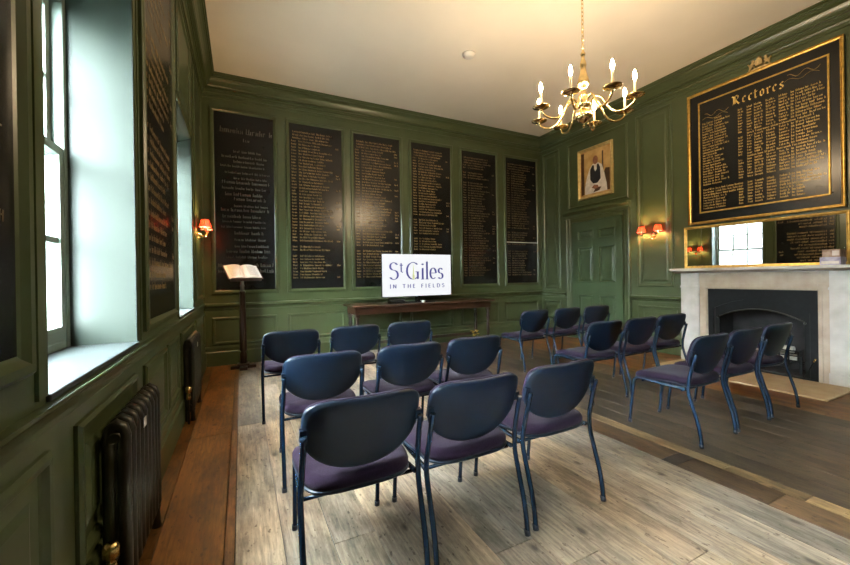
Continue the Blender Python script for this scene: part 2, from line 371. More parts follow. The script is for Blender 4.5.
# windows
def window(k, y0, y1, ZH):
    w = empty('window_%d' % k, (XL, (y0+y1)/2, ZS), kind='structure')
    xi = -.78                                           # where the splayed lining meets the sash box
    zt = ZH-.12
    m = MB()                                            # lining of the reveal
    for ya, s in ((y0, 1), (y1, -1)):
        m.box((xi, ya, ZS+.02), (XL+.002, ya+s*.012, ZH))
    m.prism([(xi, zt), (XL+.002, ZH-.002), (XL+.002, ZH), (xi, ZH)], (0, 0, 0), (1, 0, 0), (0, 0, 1), (0, 1, 0), y0, y1)
    m.build('reveal_panel', M['reveal'], w)
    m = MB(); m.box((-.90, y0, ZS), (XL+.012, y1, ZS+.022)); m.build('window_sill', M['sillpaint'], w, bevel=.004)
    m = MB()                                            # architrave on the room side
    for ya, s in ((y0, -1), (y1, 1)):
        m.box((XL, ya, ZS+.02), (XL+.005, ya+s*.05, ZH+.05)); m.box((XL, ya+s*.05, ZS+.02), (XL+.010, ya+s*.065, ZH+.065))
    m.box((XL, y0-.05, ZH), (XL+.005, y1+.05, ZH+.05)); m.box((XL, y0-.065, ZH+.05), (XL+.010, y1+.065, ZH+.065))
    m.build('architrave', M['green'], w)
    m = MB(); fw = .045                                  # sash box
    m.box((-.96, y0, ZS+.022), (xi, y0+fw, zt)); m.box((-.96, y1-fw, ZS+.022), (xi, y1, zt))
    m.box((-.96, y0+fw, zt-fw), (xi, y1-fw, zt)); m.box((-.96, y0+fw, ZS+.022), (xi-.005, y1-fw, ZS+.06))
    m.build('window_frame', M['sash'], w, bevel=.004)
    ya, yb = y0+fw, y1-fw; zm = 1.945
    def sash(x, z0, z1, tb, tt, name):
        m = MB(); st = .045
        m.box((x-.02, ya, z0), (x+.02, ya+st, z1)); m.box((x-.02, yb-st, z0), (x+.02, yb, z1))
        m.box((x-.02, ya+st, z0), (x+.02, yb-st, z0+tb)); m.box((x-.02, ya+st, z1-tt), (x+.02, yb-st, z1))
        for i in (1, 2):
            yy = ya+st+(yb-ya-2*st)*i/3; m.box((x-.014, yy-.014, z0+tb), (x+.014, yy+.014, z1-tt))
        zz = (z0+tb+z1-tt)/2; m.box((x-.013, ya+st, zz-.013), (x+.013, yb-st, zz+.013))
        o = m.build(name, M['sash'], w)
        ORIG[o.name] = ORIG[w.name]
        g = MB(); g.box((x-.002, ya+st, z0+tb), (x+.002, yb-st, z1-tt)); p = g.build('pane', M['glass'], o)
        p.location = (0, 0, 0)
    sash(-.806, ZS+.06, zm+.02, .07, .04, 'lower_sash')
    sash(-.850, zm-.02, zt-fw, .04, .05, 'upper_sash')
for k, (a, b, c) in enumerate(WINS, 1): window(k, a, b, c)

# cornice all round
CORN = [(0, 4.07), (.012, 4.075), (.012, 4.115), (.024, 4.115), (.034, 4.135), (.05, 4.145), (.05, 4.170), (.062, 4.170), (.062, 4.195), (.098, 4.195), (.098, 4.215),
        (.105, 4.222), (.112, 4.25), (.128, 4.285), (.150, 4.31), (.166, 4.32), (.166, 4.335), (.182, 4.335), (.182, 4.365), (.198, 4.37), (.198, ZC)]
mb = MB()
mb.rings([[(XL+p, YF+p, z), (XR-p, YF+p, z), (XR-p, YB-p, z), (XL+p, YB-p, z)] for p, z in CORN], 0, False, cap=False)
mb.build('trim_1', M['green'], kind='structure')
# dado rails and skirtings
RAIL = [(0, .845), (.012, .85), (.02, .88), (.045, .90), (.058, .915), (.058, .935), (.05, .945), (0, .95)]
BASE = [(0, 0), (.03, 0), (.03, .205), (.022, .215), (.018, .225), (.018, .265), (.010, .29), (0, .295)]
mb = MB(); rail(mb, (XL, YB, 0), (XR, YB, 0), (0, -1, 0), RAIL); mb.build('trim_2', M['green'], kind='structure')
mb = MB(); rail(mb, (XL, YB, 0), (XR, YB, 0), (0, -1, 0), BASE); mb.build('baseboard_back', M['green'], kind='structure')
mb = MB(); mb2 = MB()
for a, b in ((YF, 1.50), (3.37, 4.31), (5.78, YB-.06)):
    rail(mb, (XR, a, 0), (XR, b, 0), (-1, 0, 0), [(p, z-.02) for p, z in RAIL]); rail(mb2, (XR, a, 0), (XR, b, 0), (-1, 0, 0), BASE)
mb.build('trim_3', M['green'], kind='structure'); mb2.build('baseboard_right', M['green'], kind='structure')
mb = MB(); rail(mb, (XL, YF, 0), (XL, YB-.06, 0), (1, 0, 0), [(0, .87), (.006, .875), (.012, .90), (.022, .93), (.03, .94), (.03, .953), (0, .953)])
mb.build('trim_4', M['green'], kind='structure')
mb = MB(); rail(mb, (XL, YF, 0), (XL, YB-.03, 0), (1, 0, 0), BASE); mb.build('baseboard_left', M['green'], kind='structure')

# raised-and-fielded panelling on the walls
PAN = [(0, 0), (0, .012), (.014, .022), (.03, .020), (.042, .006), (.05, .002), (.05, .0015), (.095, .0015), (.12, .010)]
def panel(mb, o, u, v, n, x0, y0, x1, y1, field=True):
    ring_frame(mb, o, u, v, n, x0, y0, x1, y1, PAN if field else PAN[:6])
    if field:
        o, u, v, n = V(o), V(u), V(v), V(n); t = .12; h = .010
        mb.quad(o+u*(x0+t)+v*(y0+t)+n*h, o+u*(x1-t)+v*(y0+t)+n*h, o+u*(x1-t)+v*(y1-t)+n*h, o+u*(x0+t)+v*(y1-t)+n*h)
Z = (0, 0, 1)
BX = [(-.34, .50), (.745, 1.607), (1.825, 2.70), (2.948, 3.80), (4.074, 4.923), (5.196, 6.046)]   # the six tablets on the end wall
mb = MB(); O = (0, YB, 0); U = (1, 0, 0); Nn = (0, -1, 0)
for a, b in BX: panel(mb, O, U, Z, Nn, a-.06, .315, b+.02, .735, field=False)
mb.build('trim_5', M['green'], kind='structure')
mb = MB(); O = (XR, 0, 0); U = (0, -1, 0); Nn = (-1, 0, 0)
panel(mb, O, U, Z, Nn, -6.42, 1.0, -5.93, 4.02)
panel(mb, O, U, Z, Nn, -6.40, .33, -5.93, .75)
panel(mb, O, U, Z, Nn, -5.70, 2.66, -4.34, 4.0, field=False)
panel(mb, O, U, Z, Nn, -4.19, 1.08, -3.58, 4.02)
panel(mb, O, U, Z, Nn, -4.19, .33, -3.50, .76)
panel(mb, O, U, Z, Nn, -1.25, 1.08, .8, 4.02); panel(mb, O, U, Z, Nn, -1.25, .33, .8, .76)
mb.build('trim_6', M['green'], kind='structure')
mb = MB(); O = (XL, 0, 0); U = (0, 1, 0); Nn = (1, 0, 0)
for a, b in ((-1.15, -.15), (.0, .68), (.78, 1.44), (1.64, 2.42), (2.62, 3.30), (3.38, 3.92), (4.06, 5.12), (5.28, 6.40)): panel(mb, O, U, Z, Nn, a, .33, b, .82)
for a, b in ((5.40, 6.36),): panel(mb, O, U, Z, Nn, a, 1.04, b, 3.98)
panel(mb, O, U, Z, Nn, 1.55, 3.05, 2.42, 3.98); panel(mb, O, U, Z, Nn, 4.08, 3.05, 5.06, 3.98)
mb.build('trim_7', M['green'], kind='structure')

# ------------------------------------------------------------------ lettered tablets
BOARDMOLD = [(0, 0), (0, .018), (.012, .030), (.034, .030), (.050, .016), (.060, .012)]
def tablet(o, u, n, w, h, label, rows, seed, letter='oldgold', style='list', group=None, frame='green', name='name_board'):
    o, u, n = V(o), V(u), V(n)
    t = empty(name, o, label, 'board', group)
    m = MB(); m.obox(o+u*(w/2)+V((0,0,h/2))+n*.006, u*(w/2), V((0,0,h/2)), n*.006); m.build('panel', M['black'], t)
    m = MB(); ring_frame(m, o, u, Z, n, -.06, -.06, w+.06, h+.06, BOARDMOLD); m.build('frame', M[frame], t)
    rng = random.Random(seed); m = MB(); q = o+n*.012
    top = h-.12; bot = .14; step = (top-bot)/rows
    if style == 'script':
        for yy, hh, a, b in ((h-.30, .085, .08, .36), (h-.30, .085, .44, .80), (h-.42, .05, .40, .47)):
            scribble(m, rng, q, u, Z, n, a, b, yy, hh, word=(5, 7))
        y = h-.60
        while y > .42:
            a = rng.choice((.08, .10, .14, .26)); scribble(m, rng, q, u, Z, n, a, w-rng.uniform(.06, .2), y, rng.choice((.034, .04, .05))); y -= rng.choice((.072, .085, .1))
        for y in (.36, .27): scribble(m, rng, q, u, Z, n, .03, w-.03, y, .055)
    else:
        for r in range(rows):
            y = top-step*(r+.5); hh = step*.62
            if style == 'list':
                if r < 3:
                    scribble(m, rng, q, u, Z, n, .05, w*rng.uniform(.72, .93), y, hh*1.05); continue
                if rng.random() < .05: continue
                scribble(m, rng, q, u, Z, n, .03, .10, y, hh, word=(4, 4))
                scribble(m, rng, q, u, Z, n, .145, .20, y, hh, word=(2, 3))
                scribble(m, rng, q, u, Z, n, .215, w*rng.choice((.58, .62, .66, .74, .80)), y, hh)
                if rng.random() < .25: scribble(m, rng, q, u, Z, n, w*.88, w*.95, y, hh, word=(2, 3))
    m.build('lettering', M[letter], t, recalc=False)
    return t
labels = ['black tablet with sparse pale script, directly behind the reading stand',
          'black tablet of gold names, second from the left end of the end wall',
          'black tablet catching the brightest lamp glow, just left of the television',
          'black tablet partly hidden behind the right half of the television',
          'plain black gold-lettered tablet just right of the television',
          'black tablet crossed by a thin pale line, nearest the far right corner']
TZ0, TZ1 = 1.145, 3.88
M['dimgold'] = mat('dim_gold_lettering', (0.15, 0.10, 0.04), 0.5, var=0.35, vscale=5)
lets = ['chalk', 'oldgold', 'oldgold', 'oldgold', 'dimgold', 'dimgold']
for i, (a, b) in enumerate(BX):
    t = tablet((a, YB, TZ0), (1,0,0), (0,-1,0), b-a, TZ1-TZ0, labels[i], 48, 10+i, lets[i], 'script' if i == 0 else 'list', 'lettered tablets along the end wall')
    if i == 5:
        m = MB(); m.box((a-.02, YB-.016, 2.03), (b+.02, YB-.0125, 2.045)); m.build('joint_highlight', M['whiteplastic'], t)  # pale strip paints the highlight along the join between boards
tablet((XL, 2.70, 1.07), (0,1,0), (1,0,0), 1.05, 2.86, 'tall black tablet on the window wall, between the two bright windows', 34, 31, 'oldgold', 'list')
tablet((XL, .20, 1.12), (0,1,0), (1,0,0), 1.07, 2.78, 'dark tablet cut off by the left edge of the picture, before the near window', 34, 32, 'dimgold', 'list')

# rectors' board over the fireplace
def rectors():
    y1, z0, W, H = 3.333, 2.03, 1.655, 1.955
    o = V((XR, y1, z0)); u = V((0,-1,0)); n = V((-1,0,0))
    t = empty('name_board', o, 'large gold-framed black board headed Rectores, above the overmantel mirror', 'board')
    m = MB(); m.obox(o+u*(W/2)+V((0,0,H/2))+n*.012, u*(W/2), V((0,0,H/2)), n*.012); m.build('panel', M['black'], t)
    m = MB()
    ring_frame(m, o, u, Z, n, 0, 0, W, H, [(0, .0), (0, .045), (.010, .050), (.014, .034), (.020, .034), (.024, .046), (.034, .042), (.036, .024)])
    ring_frame(m, o, u, Z, n, .145, .155, W-.12, H-.155, [(0, .024), (0, .032), (.006, .036), (.014, .036), (.020, .032), (.020, .024)])
    m.build('gilt_frame', M['gold'], t)
    q = o+n*.024; rng = random.Random(77); m = MB()
    write(m, 'Rectores', GOTHIC, q+u*.57+V((0,0,H-.365)), u, Z, n, .125, (.13, .10), gap=.10, fit=.56)
    fl = [[(x/20*.32, .02*math.sin(x*.5)) for x in range(21)], [(x/20*.30+.03, .05+.025*math.sin(x*.6+1)) for x in range(21)]]
    strokes(m, fl, q+u*1.13+V((0,0,H-.30)), u, Z, n, 1, 1, (.004, .004), thin=(0, .004))
    strokes(m, fl, q+u*.20+V((0,0,H-.42)), u, Z, n, 1, 1, (.004, .004), thin=(0, .004))
    rows = 34; top = H-.44; bot = .23
    for r in range(rows):
        y = top-(top-bot)*r/(rows-1)-.02; hh = .027
        if r == 25: continue
        if r < 25:
            if r: scribble(m, rng, q, u, Z, n, .20, .335, y, hh)
            scribble(m, rng, q, u, Z, n, .355, .43+.10*abs(math.sin(r*1.7))-(.06 if 10 < r < 18 else 0), y, hh)
        else:
            scribble(m, rng, q, u, Z, n, .20, .34, y, hh); scribble(m, rng, q, u, Z, n, .36, .60+.06*rng.random() if r < 29 else .48, y, hh)
        if r in (9, 17): scribble(m, rng, q, u, Z, n, .74, 1.40, y, hh); continue
        scribble(m, rng, q, u, Z, n, .64, .685, y, hh, word=(4, 4))
        for a, b in ((.74, .79), (.82, .90), (.945, 1.03), (1.075, 1.165), (1.19, 1.215)): scribble(m, rng, q, u, Z, n, a, b, y, hh, word=(4, 7))
        scribble(m, rng, q, u, Z, n, 1.235, 1.36+.14*rng.random() if r < 30 else 1.30, y, hh)
    m.build('lettering', M['goldpaint'], t, recalc=False)
rectors()

# gilded crest above it
def crest():
    o = V((XR-.001, 2.45, 4.0)); u = V((0,-1,0)); n = V((-1,0,0))
    t = empty('royal_crest', o, 'small gilded crest of two rearing beasts above the Rectores board', 'crest')
    m = MB()
    shield = [(-.035, .03), (.035, .03), (.04, .085), (.03, .105), (-.03, .105), (-.04, .085)]
    m.prism(shield, o, u, Z, n, 0, .05); m.lathe(o+n*.03+V((0,0,.105)), [(.026, 0), (.030, .01), (.022, .03), (.006, .042), (.0, .045)], 12)
    m.build('shield', M['darkbrass'], t)
    beast = [(.045, .0), (.062, .0), (.060, .03), (.075, .045), (.092, .02), (.102, 0), (.118, .0), (.108, .03), (.112, .06), (.128, .09), (.120, .098), (.10, .075), (.088, .085),
             (.082, .10), (.088, .118), (.074, .130), (.056, .124), (.046, .108), (.056, .100), (.060, .085), (.045, .078), (.044, .066), (.062, .066), (.064, .055), (.05, .035)]
    for s in (1, -1):
        m = MB(); m.prism([(x*s, y) for x, y in beast], o, u, Z, n, .004, .035); m.build('beast', M['darkbrass'], t, bevel=.006)
    m = MB()
    m.prism([(-.13, -.022), (-.05, -.006), (.05, -.006), (.13, -.022), (.135, -.006), (.06, .012), (-.06, .012), (-.135, -.006)], o, u, Z, n, .002, .03)
    m.build('scroll', M['darkbrass'], t, bevel=.004)
crest()

# ------------------------------------------------------------------ door and portrait
def door():
    d = empty('door_1', (XR, 5.0, 0), kind='structure')
    y0, y1, zt = 4.45, 5.60, 2.375
    m = MB(); U = (0,-1,0); n = (-1,0,0); O = (XR, 0, 0)
    arch = [(0, 0), (0, .045), (.02, .052), (.035, .040), (.05, .034), (.09, .034), (.10, .026), (.13, .022), (.14, .018), (.14, 0)]
    for ya, s in ((y0, -1), (y1, 1)):
        m.rings([[V((XR-h, ya+s*(.14-t), z)) for t, h in arch] for z in (0, zt+.11)], 0, False)
    m.box((XR, y0-.02, zt), (XR-.034, y1+.02, zt+.11)); m.box((XR, y0-.14, zt+.08), (XR-.05, y1+.18, zt+.115))
    m.build('architrave', M['green'], d)
    m = MB()
    rail(m, (XR, y0-.15, 0), (XR, y1+.19, 0), (-1,0,0), [(0, zt+.115), (.05, zt+.115), (.055, zt+.15), (.075, zt+.17), (.10, zt+.19), (.11, zt+.20), (.11, zt+.222), (0, zt+.235)])
    m.build('overdoor_moulding', M['green'], d)
    lf = MB(); lf.box((XR-.012, y0+.004, .006), (XR-.004, y1-.004, zt-.004))
    st = [(y0+.004, y0+.15), (4.955, 5.085), (5.44, y1-.004)]
    rl = [(.006, .20), (.90, 1.15), (1.85, 2.0), (2.18, zt-.004)]
    for a, b in st: lf.box((XR-.03, a, .006), (XR-.012, b, zt-.004))
    for a, b in rl:
        for p, q in ((st[0][1], st[1][0]), (st[1][1], st[2][0])): lf.box((XR-.03, p, a), (XR-.012, q, b))
    for (za, zb) in ((.20, .90), (1.15, 1.85), (2.0, 2.18)):
        for p, q in ((st[0][1], st[1][0]), (st[1][1], st[2][0])):
            ring_frame(lf, (XR-.012, 0, 0), U, Z, n, -q, za, -p, zb, [(0, .018), (.008, .022), (.016, .012), (.022, .002), (.05, .002), (.07, .010)])
            lf.quad((XR-.022, p+.07, za+.07), (XR-.022, q-.07, za+.07), (XR-.022, q-.07, zb-.07), (XR-.022, p+.07, zb-.07)) if zb-za > .2 else None
    leaf = lf.build('door_leaf', M['doorgreen'], d); ORIG[leaf.name] = ORIG[d.name]
    m = MB(); m.lathe((0,0,0), [(.022, 0), (.022, .004), (.009, .006), (.009, .03), (.022, .04), (.027, .052), (.022, .066), (.008, .072), (.0, .073)], 16)
    k = m.build('door_knob', M['iron'], leaf); k.rotation_euler = (0, -PI/2, 0); k.location = V((XR-.03, y0+.10, 1.03))-V(ORIG[d.name])
door()

def portrait():
    o = V((XR, 5.415, 2.80)); u = V((0,-1,0)); n = V((-1,0,0)); W, H = .785, .995
    t = empty('portrait', o, 'gold-framed painting of a seated person in white robes, above the door', 'painting')
    m = MB(); ring_frame(m, o, u, Z, n, 0, 0, W, H, [(0, 0), (0, .035), (.010, .048), (.024, .044), (.038, .030), (.050, .028), (.057, .018), (.057, 0)])
    m.build('frame', mat('pale_gilt', (.62, .47, .20), .4, metal=.5, var=.15, vscale=20), t)
    m = MB(); q = o
    def poly(p, mi, k): m.add([q+u*(x*W)+V((0,0,y*H))+n*(.012+.0006*k) for x, y in p], [tuple(range(len(p)))], mi)
    m.obox(o+u*(W/2)+V((0,0,H/2))+n*.006, u*(W/2-.03), V((0,0,H/2-.03)), n*.006)
    poly([(.09, .09), (.18, .09), (.18, .92), (.09, .92)], 4, 1)
    poly([(.68, .09), (.91, .09), (.91, .50), (.80, .52), (.72, .40)], 4, 1)
    poly([(.70, .50), (.74, .50), (.74, .86), (.70, .86)], 4, 1)
    poly([(.20, .09), (.20, .22), (.25, .40), (.34, .58), (.43, .66), (.60, .66), (.70, .60), (.76, .44), (.82, .24), (.84, .09)], 1, 2)
    poly([(.36, .56), (.43, .64), (.50, .62), (.60, .64), (.65, .56), (.66, .34), (.56, .27), (.44, .28), (.36, .36)], 2, 3)
    poly([(.47, .64), (.56, .64), (.55, .54), (.51, .50), (.48, .55)], 1, 4)
    poly(arc(.515, .725, .075, .085, 0, 360, 18)[:-1], 3, 4)
    poly([(.40, .20), (.47, .25), (.58, .23), (.60, .18), (.50, .16)], 3, 5)
    poly([(.44, .10), (.62, .12), (.68, .18), (.60, .19), (.50, .17)], 4, 4)
    m.build('canvas', [M['p_bg'], M['p_white'], M['p_black'], M['p_skin'], M['p_brown']], t, recalc=False)
portrait()

# ------------------------------------------------------------------ fireplace
def fireplace():
    xf = 5.98
    t = empty('fireplace_surround', (6.09, 2.44, 0), 'pale marble chimneypiece with a plain shelf on the right wall', 'fireplace')
    ya0, ya1, yb0, yb1 = 1.52, 1.77, 3.115, 3.36
    for a, b in ((ya0, ya1), (yb0, yb1)):
        m = MB(); m.box((xf, a, .0), (XR-.001, b, 1.32)); m.box((xf-.012, a-.006, 0), (xf, b+.006, .14)); m.box((xf-.010, a-.008, 1.085), (xf, b+.008, 1.105))
        m.box((xf-.006, a-.004, 1.105), (xf, b+.004, 1.118)); m.build('jamb', M['marble'], t, bevel=.003)
    m = MB(); m.box((xf+.015, ya1, 1.155), (XR-.001, yb0, 1.32)); m.build('frieze', M['tanmarble'], t, bevel=.003)
    m = MB()
    for a, b, c, e in ((ya1, ya1+.10, 0, 1.155), (yb0-.10, yb0, 0, 1.155), (ya1+.10, yb0-.10, 1.075, 1.155)): m.box((xf+.02, a, c), (XR-.001, b, e))
    for a, b, c, e in ((ya1+.06, ya1+.09, 0, 1.12), (yb0-.09, yb0-.06, 0, 1.12)): m.box((xf+.008, a, c), (xf+.02, b, e))
    m.box((xf+.008, ya1+.06, 1.09), (xf+.02, yb0-.06, 1.12))
    m.build('architrave', M['tanmarble'], t, bevel=.003)
    m = MB(); rail(m, (XR-.001, 1.42, 0), (XR-.001, 3.45, 0), (-1,0,0), [(0, 1.30), (.225, 1.30), (.245, 1.318), (.33, 1.325), (.345, 1.332), (.345, 1.362), (.338, 1.368), (0, 1.368)])
    m.build('mantel_shelf', M['marble'], t)
    # cast iron insert
    t = empty('fireplace_insert', (6.05, 2.44, 0), 'black cast iron arched insert inside the marble chimneypiece', 'fireplace insert')
    y0, y1, zt = 1.875, 3.01, 1.07
    def archpts(w, zs, rise, n=20): return [(-w+2*w*i/n, zs+rise*(1-(1-2*i/n)**2)) for i in range(n+1)]
    c = V((6.03, (y0+y1)/2, 0)); u = V((0,-1,0)); nn = V((-1,0,0)); hw = (y1-y0)/2
    def arched_plate(m, W, H, w, zs, rise, d0, d1):
        inner = [(-w, 0)]+archpts(w, zs, rise)+[(w, 0)]
        outer = [(-W, 0), (-W, zs)]+[(-W+2*W*i/20, H) for i in range(1, 20)]+[(W, zs), (W, 0)]
        outer = [(-W, 0)]+[(-W, H) if i == 0 else ((W, H) if i == 20 else (-W+2*W*i/20, H)) for i in range(21)]+[(W, 0)]
        for d in (d0, d1):
            A = [c+u*x+V((0,0,z))+nn*d for x, z in inner]; B = [c+u*x+V((0,0,z))+nn*d for x, z in outer]
            m.rings([A, B], 0, False, cap=False, closed=False)
        A = [c+u*x+V((0,0,z))+nn*d0 for x, z in inner]; B = [c+u*x+V((0,0,z))+nn*d1 for x, z in inner]
        m.rings([A, B], 0, False, cap=False, closed=False)
        A = [c+u*x+V((0,0,z))+nn*d0 for x, z in outer]; B = [c+u*x+V((0,0,z))+nn*d1 for x, z in outer]
        m.rings([A, B], 0, False, cap=False, closed=False)
    m = MB(); arched_plate(m, hw, zt, hw-.065, .80, .145, 0, .02); m.build('surround_plate', M['iron'], t)
    m = MB(); arched_plate(m, hw-.055, .98, hw-.125, .69, .125, -.035, -.012); m.build('inner_plate', M['iron'], t)
    m = MB(); m.tube([c+u*x+V((0,0,z))-nn*.012 for x, z in archpts(hw-.125, .69, .125)], .008, 8)
    m.build('arch_rim', M['iroff'], t)
    for sd in (-1, 1):
        m = MB(); m.lathe(c+u*(sd*(hw-.115))-nn*(-.004)+V((0,0,.675)), [(0, -.014), (.012, -.008), (.014, 0), (.012, .008), (0, .014)], 10, cap=False); m.build('knob', M['iroff'], t)
    m = MB(); xb = 6.50
    m.box((xb, y0+.06, 0), (xb+.02, y1-.06, 1.04)); m.box((6.04, y0+.06, 0), (xb, y0+.08, 1.04)); m.box((6.04, y1-.08, 0), (xb, y1-.06, 1.04))
    m.box((6.04, y0+.06, 1.02), (xb, y1-.06, 1.04)); m.box((6.04, y0+.08, 0.0), (xb, y1-.08, .03)); m.build('firebox', M['soot'], kind='structure')  # firebox lining behind the insert
    # grate with logs
    g = empty('fire_grate', (6.2, 2.35, .03), 'black iron fire basket standing in the fireplace opening', 'grate')
    m = MB()
    for k in range(7):
        yy = 2.08+.09*k; m.tube([(6.33, yy, .17), (6.13, yy, .16), (6.10, yy, .20), (6.10, yy, .32)], .009, 6)
    for z in (.20, .26, .32): m.tube([(6.09, 2.05, z), (6.09, 2.65, z)], .008, 6)
    m.build('bars', M['iron'], g)
    for px, py in ((6.11, 2.06), (6.11, 2.64), (6.33, 2.06), (6.33, 2.64)):
        m = MB(); m.box((px-.012, py-.012, .03), (px+.012, py+.012, .34 if px < 6.2 else .19)); m.build('leg', M['iron'], g)
    for k, (a, b, lab) in enumerate((((6.165, 2.10, .225), (6.170, 2.46, .225), 'pale log lying low along the front of the fire basket'), ((6.275, 2.24, .228), (6.285, 2.62, .226), 'pale log lying at the back of the fire basket'),
                                     ((6.215, 2.16, .318), (6.235, 2.52, .318), 'pale log laid on top of the other two in the fire basket'))):
        m = MB(); m.tube([a, tuple((p+q)/2 for p, q in zip(a, b)), b], [.042, .045, .040], 12); tag(m.build('log', M['log']), lab, 'log', 'logs in the fire basket')
    m = MB(); m.box((5.20, 1.56, .0), (5.962, 3.32, .018)); tag(m.build('hearth', M['hearth'], bevel=.004), 'flat warm stone hearth slab on the floor before the fireplace', 'hearth')
    p = empty('poker', (5.93, 1.93, .018), 'thin metal poker leaning against the right side of the fireplace opening', 'poker')
    m = MB(); m.tube([(5.93, 1.98, .023), (5.964, 1.90, .24)], .005, 8); m.build('rod', M['iron'], p)
    m = MB(); m.tube([(5.964, 1.90, .24), (5.971, 1.885, .28)], [.008, .010], 8); m.build('handle', M['brass'], p)
fireplace()

# overmantel mirror, standing on the shelf at a slight angle to the wall
def mirror():
    W, H = 1.70, .62
    ang = math.radians(4.0)
    u = V((math.sin(ang), -math.cos(ang), 0)); n = V((-math.cos(ang), -math.sin(ang), 0))
    o = V((XR-.004-W*math.sin(ang), 3.345, 1.3685))
    t = empty('overmantel_mirror', o, 'long low gilt-framed mirror standing on the mantel shelf', 'mirror')
    m = MB(); m.obox(o+u*(W/2)+V((0,0,H/2))+n*.010, u*(W/2-.02), V((0,0,H/2-.02)), n*.004); m.build('mirror_glass', M['mirror'], t)
    m = MB(); ring_frame(m, o, u, Z, n, 0, 0, W, H, [(0, 0), (0, .028), (.008, .034), (.020, .032), (.027, .024), (.034, .022), (.036, .0145), (.036, 0)])
    m.build('frame', M['gold'], t)
mirror()
t = empty('leaflet_pack', (5.98, 1.72, 1.3685), 'lilac printed card pack lying lower on the right end of the mantel shelf', 'card pack')
m = MB(); m.box((5.90, 1.65, 1.3685), (6.04, 1.82, 1.455)); m.build('pack', M['cardlilac'], t, bevel=.004)
m = MB(); m.box((5.8985, 1.665, 1.38), (5.9, 1.805, 1.41)); m.build('picture_label', M['p_white'], t)
t = empty('leaflet_pack', (5.98, 1.72, 1.4555), 'brown printed card pack stacked on the lilac one at the mantel end', 'card pack')
m = MB(); m.box((5.905, 1.655, 1.4555), (6.03, 1.80, 1.54)); m.build('pack', M['cardbrown'], t, bevel=.004)
m = MB(); m.box((5.9035, 1.665, 1.47), (5.905, 1.72, 1.525)); m.build('picture_label', M['p_white'], t)

# ------------------------------------------------------------------ wall lights
def sconce(o, u, n, label, s=1.0):
    o, u, n = V(o), V(u), V(n); t = empty('wall_sconce', o, label, 'wall light', 'two-armed wall lights with red shades')
    m = MB(); 
    m.prism([(.035*math.cos(a), .055*math.sin(a)) for a in [2*PI*k/20 for k in range(20)]], o, u, Z, n, .002, .014)
    m.tube([o+n*.014, o+n*.05], .014, 10); m.tube([o+n*.035-V((0,0,.03)), o+n*.035-V((0,0,.06)), o+n*.035-V((0,0,.075))], [.012, .018, .004], 10)
    m.build('back_plate', M['brass'], t)
    for sd in (-1, 1):
        m = MB(); pts = []
        for k in range(13):
            a = k/12; pts.append(o+n*(.045+.07*math.sin(a*PI/2))+u*(sd*.14*a)+V((0,0,-.045*math.sin(a*PI)+.03*a*a)))
        m.tube(pts, .006, 8); e = pts[-1]
        m.lathe(e, [(.004, -.006), (.022, 0), (.026, .008), (.010, .010)], 14); arm = m.build('arm', M['brass'], t); ORIG[arm.name] = ORIG[t.name]
        m = MB(); m.lathe(e, [(.010, .008), (.010, .055)], 12); x = m.build('candle_tube', M['whiteplastic'], arm); x.location = (0,0,0)
        m = MB(); m.lathe(e, [(.006, .055), (.014, .068), (.016, .082), (.010, .10), (.002, .115)], 12); x = m.build('bulb', M['sbulb'], arm); x.location = (0,0,0)
        m = MB(); seg = 36; rs = []
        for r, z in ((.062, .040), (.060, .048), (.043, .125), (.041, .132)):
            rs.append([e+V((r*(1+.05*(k % 2))*math.cos(2*PI*k/seg), r*(1+.05*(k % 2))*math.sin(2*PI*k/seg), z)) for k in range(seg)])
        m.rings(rs, 0, False, cap=False); x = m.build('lamp_shade', M['redshade'], arm, recalc=False); x.location = (0,0,0)
sconce((XR, 3.90, 1.93), (0,-1,0), (-1,0,0), 'brass double wall light with red shades between door and fireplace')
sconce((XL, 5.55, 1.90), (0,1,0), (1,0,0), 'brass double wall light with red shades on the window wall near the reading stand')

